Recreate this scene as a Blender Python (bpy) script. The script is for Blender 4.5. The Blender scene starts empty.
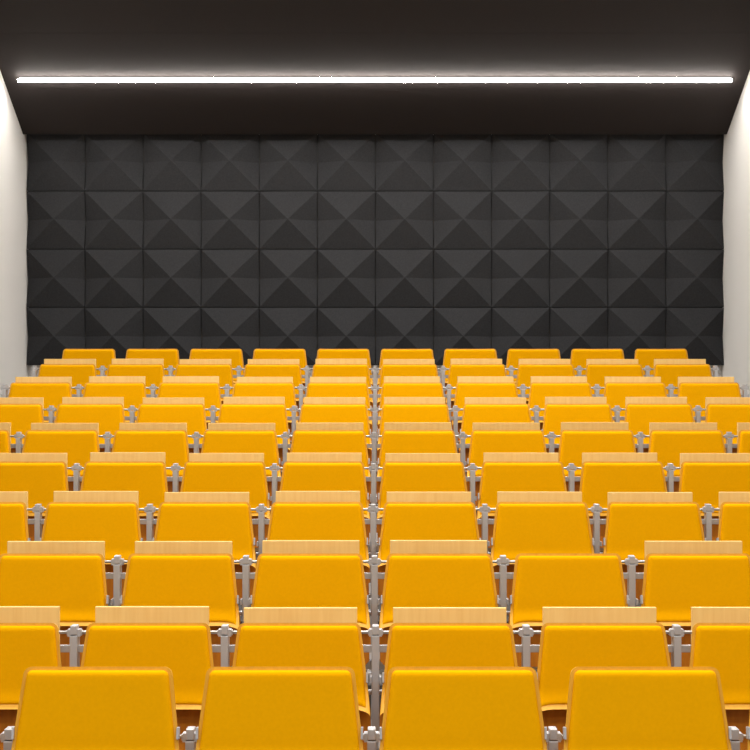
import bpy, bmesh, math, random
from mathutils import Vector, Matrix

random.seed(7)
scene = bpy.context.scene
COL = scene.collection

# ------------------------------------------------------------------ camera, world, exposure
CAM_Z = 1.619
HORIZON = 408.7                            # image row of the horizon
cam_data = bpy.data.cameras.new('camera')
cam_data.sensor_width = 36.0
cam_data.lens = 36.0 * 1400.0 / 750.0
cam_data.shift_y = (HORIZON - 375.0) / 750.0
cam_data.clip_end = 100.0
cam = bpy.data.objects.new('camera', cam_data)
COL.objects.link(cam)
cam.location = (0.0, 0.0, CAM_Z)
cam.rotation_euler = (math.radians(90), 0, 0)
scene.camera = cam

world = bpy.data.worlds.new('world')
scene.world = world
world.use_nodes = True
world.node_tree.nodes['Background'].inputs[0].default_value = (1.0, 0.95, 0.9, 1)
world.node_tree.nodes['Background'].inputs[1].default_value = 0.05

vs = scene.view_settings
vs.view_transform = 'Standard'
vs.look = 'None'
vs.exposure = 0.0
vs.gamma = 1.0
vs.use_curve_mapping = False
scene.cycles.use_denoising = True
scene.cycles.max_bounces = 8
scene.cycles.diffuse_bounces = 5

LED_STRENGTH = 96.0          # the visible ceiling line
LAMP_POWER = 108.0           # area lamp inside each of the unseen ceiling lines
UP_STRENGTH = 10.0
SIDE_STRENGTH = 58.0
SPREAD = 130.0               # unseen lamps, beam narrowed to keep light off the wall panels: no light above 65 degrees from straight down
LIGHT_COL = (1.0, 0.955, 0.89)

# ------------------------------------------------------------------ materials
def new_mat(name):
    m = bpy.data.materials.new(name)
    m.use_nodes = True
    nt = m.node_tree
    return m, nt, nt.nodes['Principled BSDF']

def N(nt, typ, **kw):
    n = nt.nodes.new(typ)
    for k, v in kw.items():
        setattr(n, k, v)
    return n

def rgb(r, g, b):
    f = lambda c: (c / 255) / 12.92 if c <= 10 else (((c / 255) + 0.055) / 1.055) ** 2.4
    return (f(r), f(g), f(b), 1)

def coords(nt, scale=(1, 1, 1), rand=True):
    tc = N(nt, 'ShaderNodeTexCoord')
    mp = N(nt, 'ShaderNodeMapping')
    mp.inputs['Scale'].default_value = scale
    nt.links.new(tc.outputs['Object'], mp.inputs['Vector'])
    if rand:
        oi = N(nt, 'ShaderNodeObjectInfo')
        mul = N(nt, 'ShaderNodeVectorMath', operation='SCALE')
        mul.inputs[0].default_value = (37.0, 11.0, 23.0)
        nt.links.new(oi.outputs['Random'], mul.inputs['Scale'])
        nt.links.new(mul.outputs[0], mp.inputs['Location'])
    return mp

def mat_plain(name, col, rough, metal=0.0, noise=0.0, nscale=20.0, bump=0.0, bscale=200.0, spec=0.5):
    m, nt, b = new_mat(name)
    b.inputs['Base Color'].default_value = col
    b.inputs['Roughness'].default_value = rough
    b.inputs['Metallic'].default_value = metal
    b.inputs['Specular IOR Level'].default_value = spec
    mp = coords(nt)
    if noise > 0:
        n = N(nt, 'ShaderNodeTexNoise')
        n.inputs['Scale'].default_value = nscale
        n.inputs['Detail'].default_value = 4
        nt.links.new(mp.outputs[0], n.inputs['Vector'])
        r = N(nt, 'ShaderNodeMapRange')
        r.inputs['To Min'].default_value = 1 - noise
        r.inputs['To Max'].default_value = 1 + noise
        nt.links.new(n.outputs['Fac'], r.inputs['Value'])
        mx = N(nt, 'ShaderNodeVectorMath', operation='SCALE')
        mx.inputs[0].default_value = col[:3]
        nt.links.new(r.outputs[0], mx.inputs['Scale'])
        nt.links.new(mx.outputs[0], b.inputs['Base Color'])
    if bump > 0:
        n2 = N(nt, 'ShaderNodeTexNoise')
        n2.inputs['Scale'].default_value = bscale
        n2.inputs['Detail'].default_value = 3
        nt.links.new(mp.outputs[0], n2.inputs['Vector'])
        bp = N(nt, 'ShaderNodeBump')
        bp.inputs['Strength'].default_value = bump
        bp.inputs['Distance'].default_value = 0.002
        nt.links.new(n2.outputs['Fac'], bp.inputs['Height'])
        nt.links.new(bp.outputs[0], b.inputs['Normal'])
    return m

def mat_wood(name, c_light, c_dark, scale=(55, 55, 3.0), rough=0.45):
    m, nt, b = new_mat(name)
    mp = coords(nt, scale)
    n = N(nt, 'ShaderNodeTexNoise')
    n.inputs['Scale'].default_value = 1.0
    n.inputs['Detail'].default_value = 5
    n.inputs['Roughness'].default_value = 0.6
    nt.links.new(mp.outputs[0], n.inputs['Vector'])
    cr = N(nt, 'ShaderNodeValToRGB')
    cr.color_ramp.elements[0].position = 0.3
    cr.color_ramp.elements[0].color = c_dark
    cr.color_ramp.elements[1].position = 0.7
    cr.color_ramp.elements[1].color = c_light
    nt.links.new(n.outputs['Fac'], cr.inputs['Fac'])
    nt.links.new(cr.outputs[0], b.inputs['Base Color'])
    b.inputs['Roughness'].default_value = rough
    b.inputs['Specular IOR Level'].default_value = 0.2
    return m

M = {}
M['fabric'] = mat_plain('yellow_wool', (0.77, 0.358, 0.0006, 1), 1.0, noise=0.06, nscale=90, bump=0.25, bscale=900, spec=0.03)
M['fabric'].node_tree.nodes['Principled BSDF'].inputs['Sheen Weight'].default_value = 0.0
M['beech'] = mat_wood('beech_tablet', (0.95, 0.66, 0.25, 1), (0.89, 0.58, 0.20, 1))
M['ply'] = mat_wood('beech_plywood', (0.74, 0.39, 0.040, 1), (0.64, 0.32, 0.030, 1))
M['under'] = mat_wood('shaded_plywood', (0.46, 0.155, 0.008, 1), (0.36, 0.11, 0.005, 1))  # plywood colour darkened to carry the shade below the backrest lip
M['metal'] = mat_plain('grey_painted_metal', (0.50, 0.508, 0.535, 1), 0.42, metal=0.25, noise=0.04, nscale=30)
M['rod'] = mat_plain('satin_steel', (0.42, 0.41, 0.39, 1), 0.45, metal=0.8)
M['dark'] = mat_plain('black_rubber', (0.03, 0.028, 0.027, 1), 0.6)
M['felt'] = mat_plain('charcoal_felt', (0.0365, 0.037, 0.040, 1), 1.0, noise=0.35, nscale=70, bump=0.5, bscale=420, spec=0.1)
M['white'] = mat_plain('white_plaster', (0.80, 0.78, 0.755, 1), 0.9, noise=0.015, nscale=3, bump=0.08, bscale=120, spec=0.2)
M['ceil'] = mat_plain('dark_brown_ceiling_board', (0.033, 0.0265, 0.0252, 1), 0.75, noise=0.08, nscale=60, bump=0.15, bscale=300, spec=0.25)
M['carpet'] = mat_plain('grey_carpet', (0.09, 0.085, 0.08, 1), 1.0, noise=0.2, nscale=200, bump=0.5, bscale=500, spec=0.1)
M['alu'] = mat_plain('dark_channel', (0.02, 0.018, 0.017, 1), 0.5)

for key, strength in (('led', LED_STRENGTH), ('bloom_up', UP_STRENGTH), ('bloom_side', SIDE_STRENGTH), ('lamp', 2.0)):
    m, nt, b = new_mat(key + '_diffuser')
    b.inputs['Base Color'].default_value = (0.9, 0.9, 0.88, 1)
    b.inputs['Emission Color'].default_value = LIGHT_COL + (1,)
    b.inputs['Emission Strength'].default_value = strength
    M[key] = m

# ------------------------------------------------------------------ mesh helpers
def finish(bm, name, mat, parent=None, smooth=None, bevel=0.0):
    if bevel > 0:
        bmesh.ops.bevel(bm, geom=bm.edges[:], offset=bevel, segments=2, profile=0.6, affect='EDGES', clamp_overlap=True)
    bmesh.ops.recalc_face_normals(bm, faces=bm.faces[:])
    me = bpy.data.meshes.new(name)
    bm.to_mesh(me)
    bm.free()
    me.materials.append(mat)
    if smooth is not None:
        for p in me.polygons:
            p.use_smooth = True
        me.set_sharp_from_angle(angle=math.radians(smooth))
    o = bpy.data.objects.new(name, me)
    COL.objects.link(o)
    if parent is not None:
        o.parent = parent
    return o

def add_box(bm, c, s, rx=0.0):
    mt = Matrix.Translation(Vector(c)) @ Matrix.Rotation(rx, 4, 'X') @ Matrix.Diagonal((s[0], s[1], s[2], 1))
    return bmesh.ops.create_cube(bm, size=1.0, matrix=mt)['verts']

def add_rod(bm, x0, x1, y, z, r, seg=14):
    mt = Matrix.Translation(((x0 + x1) / 2, y, z)) @ Matrix.Rotation(math.radians(90), 4, 'Y')
    bmesh.ops.create_cone(bm, cap_ends=True, cap_tris=False, segments=seg, radius1=r, radius2=r, depth=abs(x1 - x0), matrix=mt)

def empty(name, loc):
    o = bpy.data.objects.new(name, None)
    o.empty_display_size = 0.1
    COL.objects.link(o)
    o.location = loc
    return o

def tag(o, label, cat, group=None):
    o['label'] = label
    o['category'] = cat
    if group:
        o['group'] = group
    return o

def structure(o):
    o['kind'] = 'structure'
    return o

def copy_tree(o, parent=None):
    c = o.copy()
    COL.objects.link(c)
    c.parent = parent
    for ch in list(o.children):
        copy_tree(ch, c)
    return c

# ------------------------------------------------------------------ room shell
HALF = 3.60
Y_FRONT, Y_BACK = -3.0, 14.53
CEIL_Z = 5.50
ROW_Y = [4.226, 5.09, 5.964, 6.869, 7.754, 8.645, 9.50, 10.38, 11.28, 12.126]
SEAT_H = 0.84
ROW_PIX = [667.5, 625.0, 553.5, 502.0, 461.5, 430.1, 403.8, 382.6, 364.2, 348.9]
ROW_TOP = [CAM_Z - (p - HORIZON) * y / 1400.0 for p, y in zip(ROW_PIX, ROW_Y)]
ROW_TOP[0] = ROW_TOP[1] = SEAT_H
ROW_DX = [-0.010, 0.002, -0.002, -0.009, -0.008, -0.006, -0.002, 0.0, 0.0, 0.0]
PITCH = 0.55

# stepped floor
bm = bmesh.new()
prof = [(Y_FRONT, 0.0)]
for r in range(2, 10):
    yr = ROW_Y[r] - 0.30
    prof.append((yr, prof[-1][1]))
    prof.append((yr, ROW_TOP[r] - SEAT_H))
prof.append((Y_BACK + 0.1, prof[-1][1]))
prof.append((Y_BACK + 0.1, -0.15))
prof.append((Y_FRONT, -0.15))
va = [bm.verts.new((-HALF - 0.02, y, z)) for y, z in prof]
vb = [bm.verts.new((HALF + 0.02, y, z)) for y, z in prof]
n = len(prof)
for i in range(n):
    j = (i + 1) % n
    bm.faces.new((va[i], va[j], vb[j], vb[i]))
bm.faces.new(va[::-1])
bm.faces.new(vb)
structure(finish(bm, 'floor', M['carpet']))

def wall(name, x0, x1, y0, y1, z0, z1):
    bm = bmesh.new()
    add_box(bm, ((x0 + x1) / 2, (y0 + y1) / 2, (z0 + z1) / 2), (x1 - x0, y1 - y0, z1 - z0))
    return structure(finish(bm, name, M['carpet'] if name == 'wall_front' else M['white']))  # unseen front wall kept dark to cut bounce light on the panels

wall('wall_left', -HALF - 0.15, -HALF, Y_FRONT, Y_BACK + 0.15, -0.15, 5.7)
wall('wall_right', HALF, HALF + 0.15, Y_FRONT, Y_BACK + 0.15, -0.15, 5.7)
wall('wall_back', -HALF, HALF, Y_BACK, Y_BACK + 0.15, 0.0, 5.7)
wall('wall_front', -HALF - 0.15, HALF + 0.15, Y_FRONT - 0.15, Y_FRONT, -0.15, 5.7)

# ceiling: flat over the hall, then a steep soffit falling to the back wall
SOF_Y, SLOPE = 14.32, 0.502
SOF_Z = CAM_Z + (HORIZON - 134) * SOF_Y / 1400
FOLD_Y = SOF_Y - (CEIL_Z - SOF_Z) / SLOPE
bm = bmesh.new()
JY = (CAM_Z - SOF_Z - SLOPE * SOF_Y) / -(SLOPE + (HORIZON - 33) / 1400)       # board joint across the soffit
sz = lambda y: SOF_Z + SLOPE * (SOF_Y - y)
prof = [(Y_FRONT, CEIL_Z), (FOLD_Y, CEIL_Z), (JY - 0.002, sz(JY - 0.002)), (JY - 0.002, sz(JY) + 0.004), (JY + 0.002, sz(JY) + 0.004), (JY + 0.002, sz(JY + 0.002)), (SOF_Y, SOF_Z), (SOF_Y + 0.02, SOF_Z), (SOF_Y + 0.02, SOF_Z + 0.05),
        (Y_BACK, SOF_Z + 0.05), (Y_BACK, 5.65), (Y_FRONT, 5.65)]
va = [bm.verts.new((-HALF, y, z)) for y, z in prof]
vb = [bm.verts.new((HALF, y, z)) for y, z in prof]
n = len(prof)
for i in range(n):
    j = (i + 1) % n
    bm.faces.new((va[i], va[j], vb[j], vb[i]))
bm.faces.new(va[::-1])
bm.faces.new(vb)
structure(finish(bm, 'ceiling', M['ceil']))

# ------------------------------------------------------------------ ceiling light lines
LED_L = 6.90
def light_line(loc, rx, label, lamp=None, length=LED_L, spread=SPREAD):
    t = empty('linear_ceiling_light', loc)
    t.rotation_euler = (rx, 0, 0)
    tag(t, label, 'ceiling light', 'light lines across the ceiling')
    bm = bmesh.new()
    add_box(bm, (0, 0, -0.002), (length + 0.02, 0.050, 0.004))
    finish(bm, 'mounting_channel', M['alu'], t, bevel=0.001)
    bm = bmesh.new()                                   # flat diffuser with rounded shoulders standing proud of the board
    seg = 10
    ring = [(0.023 * math.cos(math.pi * k / seg), -0.004 - 0.006 * min(1.0, 1.6 * math.sin(math.pi * k / seg))) for k in range(seg + 1)]
    a = [bm.verts.new((-length / 2, y, z)) for y, z in ring]
    c = [bm.verts.new((length / 2, y, z)) for y, z in ring]
    for k in range(seg):
        bm.faces.new((a[k], a[k + 1], c[k + 1], c[k]))
    bm.faces.new((a[0], c[0], c[seg], a[seg]))
    bm.faces.new(a[::-1])
    bm.faces.new(c)
    finish(bm, 'diffuser', M['lamp' if lamp else 'led'], t, smooth=40)
    for s in (-1, 1):
        bm = bmesh.new()
        add_box(bm, (s * (length / 2 + 0.006), 0, -0.005), (0.010, 0.052, 0.010))
        finish(bm, 'end_cap', M['alu'], t, bevel=0.002)
    if lamp:
        ld = bpy.data.lights.new('line_lamp', 'AREA')
        ld.shape = 'RECTANGLE'
        ld.size = length
        ld.size_y = 0.05
        ld.energy = lamp
        ld.color = LIGHT_COL
        ld.spread = math.radians(spread)
        lo = bpy.data.objects.new('line_lamp', ld)
        COL.objects.link(lo)
        lo.parent = t
        lo.location = (0, 0, -0.024)
    return t

# the visible line hangs a hand's width off the soffit: it glows downwards, and added top and side glows imitate lens bloom on the board
LED_PX = 77.6
LED_Y = (CAM_Z - SOF_Z - SLOPE * SOF_Y) / -(SLOPE + (HORIZON - LED_PX) / 1400)
DROP = 0.016
t = empty('linear_ceiling_light', (0, LED_Y, SOF_Z + SLOPE * (SOF_Y - LED_Y)))
t.rotation_euler = (-0.95 * math.atan(SLOPE), 0, 0)
tag(t, 'thin glowing white light line across the dark sloping ceiling above the faceted panels', 'ceiling light', 'light lines across the ceiling')
bm = bmesh.new()
add_box(bm, (0, 0, -DROP - 0.003), (LED_L + 0.012, 0.040, 0.006))
finish(bm, 'housing', M['alu'], t, bevel=0.001)
def glow_face(name, c, size, mat):
    bm = bmesh.new()
    add_box(bm, c, size)
    return finish(bm, name, mat, t)
glow_face('diffuser', (0, 0, -DROP - 0.020), (LED_L, 0.044, 0.002), M['led'])
for sd in (-1, 1):
    glow_face('side_diffuser', (0, sd * 0.0215, -DROP - 0.0125), (LED_L - 0.04, 0.002, 0.013), M['bloom_side'])
glow_face('upper_bloom', (0, 0, -DROP + 0.0005), (LED_L, 0.030, 0.001), M['bloom_up'])
for k in range(7):
    bm = bmesh.new()
    add_box(bm, ((k - 3) * LED_L / 6.2, 0, -DROP / 2), (0.006, 0.006, DROP))
    finish(bm, 'hanger', M['alu'], t)
for y, f in ((12.05, 0.95), (8.8, 1.95), (6.1, 1.2), (3.6, 1.2), (1.0, 1.25), (-1.6, 1.4)):  # unseen lines added to light the seats and panels
    light_line((0, y, CEIL_Z), 0.0, 'unseen light line added on the flat ceiling to light the seats', LAMP_POWER * f, 5.6, 150.0 if y > 11 else 142.0 if y > 8 else SPREAD)

# ------------------------------------------------------------------ acoustic panels
PW = 0.58
PANEL_W = 0.60
def make_panel():
    bm = bmesh.new()
    h = PANEL_W / 2 - 0.004
    base, kz, mz, cz = 0.0, 0.058, 0.002, 0.146      # back, corner, side-middle, peak (towards the hall = -y)
    def v(x, z, d):
        return bm.verts.new((x, -d, z))
    k = [v(-h, -h, kz), v(h, -h, kz), v(h, h, kz), v(-h, h, kz)]
    ml, mr = v(-h, 0, mz), v(h, 0, mz)
    c = v(0, 0, cz)
    bk = [v(-h, -h, base), v(h, -h, base), v(h, h, base), v(-h, h, base)]
    F = bm.faces.new
    F((k[3], c, k[2])); F((k[2], c, mr)); F((mr, c, k[1])); F((k[1], c, k[0])); F((k[0], c, ml)); F((ml, c, k[3]))
    F((k[3], k[2], bk[2], bk[3])); F((k[0], bk[0], bk[1], k[1]))
    F((k[2], mr, k[1], bk[1], bk[2])); F((k[3], bk[3], bk[0], k[0], ml))
    F((bk[0], bk[3], bk[2], bk[1]))
    return finish(bm, 'acoustic_panel', M['felt'])

ORD = ['first', 'second', 'third', 'fourth', 'fifth', 'sixth', 'seventh', 'eighth', 'ninth', 'tenth', 'eleventh', 'twelfth']
PROW = ['top row under the ceiling', 'second row from the top', 'third row from the top', 'bottom row above the seats']
PAN_Y = 14.50
PAN_TOP = CAM_Z + (HORIZON - 133.2) / 1400 * 14.46
bm = bmesh.new()
add_box(bm, (0.005, 14.516, PAN_TOP - 2 * PANEL_W), (12 * PANEL_W - 0.02, 0.028, 4 * PANEL_W - 0.02))
structure(finish(bm, 'trim_1', M['alu']))           # black backing board seen in the joints
proto = None
for r in range(4):
    for c in range(12):
        o = make_panel() if proto is None else proto.copy()
        if proto is None:
            proto = o
        else:
            COL.objects.link(o)
        o.location = (0.005 + (c - 5.5) * PANEL_W, PAN_Y, PAN_TOP - (r + 0.5) * PANEL_W)
        pos = 'leftmost' if c == 0 else 'rightmost' if c == 11 else (ORD[c] + ' from left' if c < 6 else ORD[11 - c] + ' from right')
        tag(o, 'charcoal faceted wall panel, %s, %s' % (PROW[r], pos), 'acoustic panel', 'faceted panels on the back wall')

# ------------------------------------------------------------------ chair
TILT = math.radians(10)
CT, ST = math.cos(TILT), math.sin(TILT)
def hw_of(h):                                   # half width of the seat shell h metres below its top
    return 0.2215 + 0.120 * h if h < 0.30 else 0.2575 + 0.02 * (h - 0.30)
def P(x, h, nn):                                # seat-plane coordinates to chair space (origin on the floor)
    return (x, -h * ST - nn * CT, SEAT_H - h * CT + nn * ST)
LIP = 0.306
def curl(h):
    return 0.034 * max(0.0, (h - 0.222) / 0.08) ** 2
def bow(x):
    return 0.010 * (x / 0.25) ** 2

def samples(n, dense):
    """-1..1, packed towards the ends"""
    out = []
    for i in range(n + 1):
        t = -1 + 2 * i / n
        out.append(math.copysign(1 - (1 - abs(t)) ** dense, t))
    return out

def sheet(h0, h1, inset, rtop, drop, nfun, tfun, ns=22, nh=22, rbot=0.0):
    """closed slab following the trapezoid: nfun gives the front face, tfun the back face offsets"""
    bm = bmesh.new()
    S = samples(ns, 2.2)
    T = [(t + 1) / 2 for t in samples(nh, 2.0)]
    front, back = [], []
    for t in T:
        h = h0 + (h1 - h0) * t
        w = hw_of(h) - inset
        if rtop and h - h0 < rtop:
            d = rtop - (h - h0)
            w -= rtop - math.sqrt(max(0.0, rtop * rtop - d * d))
        if rbot and h1 - h < rbot:
            d = rbot - (h1 - h)
            w -= rbot - math.sqrt(max(0.0, rbot * rbot - d * d))
        fr, bk = [], []
        for s in S:
            x = s * w
            e = max(0.0, abs(s) - 0.72) / 0.28
            hh = h + drop * (1 - math.sqrt(max(0.0, 1 - e * e))) * t ** 5
            edge = min(h - h0, h1 - h, w - abs(x))
            fr.append(bm.verts.new(P(x, hh, nfun(x, h, edge))))
            bk.append(bm.verts.new(P(x, hh, tfun(x, h))))
        front.append(fr); back.append(bk)
    for i in range(nh):
        for j in range(ns):
            bm.faces.new((front[i][j], front[i + 1][j], front[i + 1][j + 1], front[i][j + 1]))
            bm.faces.new((back[i][j], back[i][j + 1], back[i + 1][j + 1], back[i + 1][j]))
    loop = [(0, j) for j in range(ns)] + [(i, ns) for i in range(nh)] + [(nh, j) for j in range(ns, 0, -1)] + [(i, 0) for i in range(nh, 0, -1)]
    for q in range(len(loop)):
        a, b_ = loop[q], loop[(q + 1) % len(loop)]
        bm.faces.new((front[a[0]][a[1]], front[b_[0]][b_[1]], back[b_[0]][b_[1]], back[a[0]][a[1]]))
    bmesh.ops.remove_doubles(bm, verts=bm.verts[:], dist=0.00002)
    return bm

def puff(edge, e, full, base):
    if edge >= e:
        return full
    q = 1 - max(0.0, edge) / e
    return base + (full - base) * math.sqrt(max(0.0, 1 - q * q))

TAB_Y0, TAB_TOP = 0.072, 0.0455
def make_chair():
    t = empty('folding_seat', (0, 0, 0))
    TH = 0.011
    finish(sheet(0.0, LIP, 0.0, 0.022, 0.026,
                 lambda x, h, e: bow(x) + curl(h),
                 lambda x, h: bow(x) + curl(h) - TH), 'backrest_shell', M['ply'], t, smooth=35)
    finish(sheet(0.010, LIP - 0.018, 0.0105, 0.016, 0.026,
                 lambda x, h, e: bow(x) + curl(h) + puff(e, 0.016, 0.019 - 0.013 * max(0.0, (h - 0.21) / (LIP - 0.21)) ** 1.5, 0.0004),
                 lambda x, h: bow(x) + curl(h) - 0.001), 'backrest_cushion', M['fabric'], t, smooth=60)
    # folded-up seat under the backrest: plywood underside to the front, cushion to the rear
    s = finish(sheet(0.245, 0.475, 0.0, 0.0, 0.0,
                     lambda x, h, e: bow(x) - 0.022,
                     lambda x, h: bow(x) - 0.034, ns=14, nh=8, rbot=0.05), 'seat_pan', M['under'], t, smooth=35)
    finish(sheet(0.262, 0.462, 0.014, 0.0, 0.0,
                 lambda x, h, e: bow(x) - 0.0335,
                 lambda x, h: bow(x) - 0.058, ns=10, nh=6, rbot=0.04), 'seat_cushion', M['fabric'], s, smooth=60)
    for sd in (-1, 1):
        bm = bmesh.new()
        hh = 0.195
        add_box(bm, P(sd * (hw_of(hh) + 0.001), hh, bow(0.245) - 0.004), (0.007, 0.030, 0.036), -TILT)
        finish(bm, 'side_bracket', M['metal'], t, bevel=0.0015)
        bm = bmesh.new()
        hh = 0.42
        add_box(bm, P(sd * (hw_of(hh) - 0.002), hh, -0.018), (0.010, 0.034, 0.050), -TILT)
        finish(bm, 'hinge_plate', M['metal'], t, bevel=0.0015)
    return t

def add_tablet(t):
    bm = bmesh.new()
    add_box(bm, (0, TAB_Y0 + 0.009, SEAT_H + TAB_TOP - 0.15), (0.418, 0.018, 0.30))
    tb = finish(bm, 'writing_tablet', M['beech'], t, bevel=0.002)
    for sd in (-1, 1):
        bm = bmesh.new()
        add_box(bm, (sd * 0.15, (0.041 + TAB_Y0) / 2, SEAT_H - 0.039), (0.022, TAB_Y0 - 0.041, 0.014))
        add_box(bm, (sd * 0.15, TAB_Y0 - 0.003, SEAT_H - 0.050), (0.022, 0.006, 0.060))
        finish(bm, 'tablet_hinge', M['metal'], tb)
    return t

plain = make_chair()
tabbed = copy_tree(plain)
add_tablet(tabbed)

ROWNAME = ['front row', 'second row', 'third row', 'fourth row', 'fifth row', 'sixth row', 'seventh row',
           'eighth row', 'ninth row', 'last row']
NSIDE = [3, 4, 4, 5, 5, 5, 5, 5, 5, 5]          # seats per side of the middle post: those in the photo and the next one
used = {'plain': False, 'tabbed': False}
for r in range(10):
    for i in range(-NSIDE[r], NSIDE[r]):
        bare = r in (0, 9) or (r == 2 and i == 1)
        key = 'plain' if bare else 'tabbed'
        src = plain if bare else tabbed
        o = src if not used[key] else copy_tree(src)
        used[key] = True
        jx = random.uniform(-0.002, 0.002)
        o.location = (ROW_DX[r] + (i + 0.5) * PITCH + jx, ROW_Y[r], ROW_TOP[r] - SEAT_H)
        o.rotation_euler = (0, 0, random.uniform(-0.006, 0.006))
        for ch in o.children:
            if ch.name.startswith('writing_tablet'):
                ch.location = (0, 0, random.uniform(-0.003, 0.003))
        side = 'right' if i >= 0 else 'left'
        k = i if i >= 0 else -i - 1
        pos = ('first %s of the middle post' if k == 0 else ORD[k] + ' %s of the middle post') % side
        if bare and r == 2:
            lab = 'yellow folding seat without a raised wooden tablet, third row, second right of the middle post'
        elif bare:
            lab = 'yellow seat without tablet, %s, %s' % (ROWNAME[r], pos)
        else:
            lab = 'yellow folding seat with wooden tablet, %s, %s' % (ROWNAME[r], pos)
        tag(o, lab, 'seat', 'yellow folding seats in rows')

# ------------------------------------------------------------------ grey row frames: posts, beams, rods
def box_mesh(name, boxes, mat, parent, bevel=0.0015):
    bm = bmesh.new()
    for c, s in boxes:
        add_box(bm, c, s)
    return finish(bm, name, mat, parent, bevel=bevel)

def make_post(parent, tall):
    top = SEAT_H - (0.012 if tall else 0.191)
    yc = 0.030
    bm = bmesh.new()
    add_box(bm, (0, yc, (top - 0.036) / 2), (0.028, 0.050, top - 0.036))
    p = finish(bm, 'post', M['metal'], parent, bevel=0.003)
    bm = bmesh.new()
    add_box(bm, (0, yc, top - 0.0165), (0.024, 0.046, 0.033))
    finish(bm, 'post_cap', M['metal'], p, bevel=0.003)
    zc = top - 0.027
    for sd in (-1, 1):
        bm = bmesh.new()
        add_box(bm, (sd * 0.0175, yc, zc), (0.011, 0.034, 0.026))
        add_box(bm, (sd * 0.0245, yc, zc), (0.005, 0.022, 0.018))
        finish(bm, 'clamp', M['metal'], p)
    if tall:
        zc = SEAT_H - 0.205
        for sd in (-1, 1):
            bm = bmesh.new()
            add_box(bm, (sd * 0.0175, yc - 0.022, zc), (0.007, 0.050, 0.022))
            finish(bm, 'seat_bracket', M['metal'], p, smooth=40)
    bm = bmesh.new()
    add_box(bm, (0, yc, 0.004), (0.060, 0.130, 0.008))
    finish(bm, 'foot_plate', M['metal'], p, bevel=0.002)
    return p

proto_post = {}
for r in range(10):
    tall = r not in (0, 9)
    fr = empty('row_frame', (ROW_DX[r], ROW_Y[r], ROW_TOP[r] - SEAT_H))
    tag(fr, ('tall grey metal frame with posts and table rods, %s of seats' if tall else
             'low grey metal seat frame with short posts, %s of seats') % ROWNAME[r], 'seat frame', 'grey metal frames carrying the seat rows')
    ns = NSIDE[r]
    for i in range(-ns, ns + 1):
        if tall in proto_post:
            p = copy_tree(proto_post[tall], fr)
        else:
            p = proto_post[tall] = make_post(fr, tall)
        p.location = (i * PITCH, 0, 0)
    L = ns * PITCH
    if tall:
        bm = bmesh.new(); add_rod(bm, -L - 0.03, L + 0.03, 0.034, SEAT_H - 0.039, 0.0060)
        finish(bm, 'tablet_rod', M['rod'], fr, smooth=40)
        box_mesh('table_beam', [((0, 0.036, SEAT_H - 0.099), (2 * L + 0.07, 0.022, 0.025))], M['metal'], fr)
        bm = bmesh.new(); add_rod(bm, -L - 0.03, L + 0.03, 0.050, SEAT_H - 0.262, 0.010)
        finish(bm, 'seat_rod', M['metal'], fr, smooth=40)
    else:
        bm = bmesh.new(); add_rod(bm, -L - 0.03, L + 0.03, 0.034, SEAT_H - 0.218, 0.0055)
        finish(bm, 'seat_rod', M['rod'], fr, smooth=40)
    box_mesh('seat_beam', [((0, 0.045, 0.36), (2 * L + 0.06, 0.040, 0.040))], M['metal'], fr)
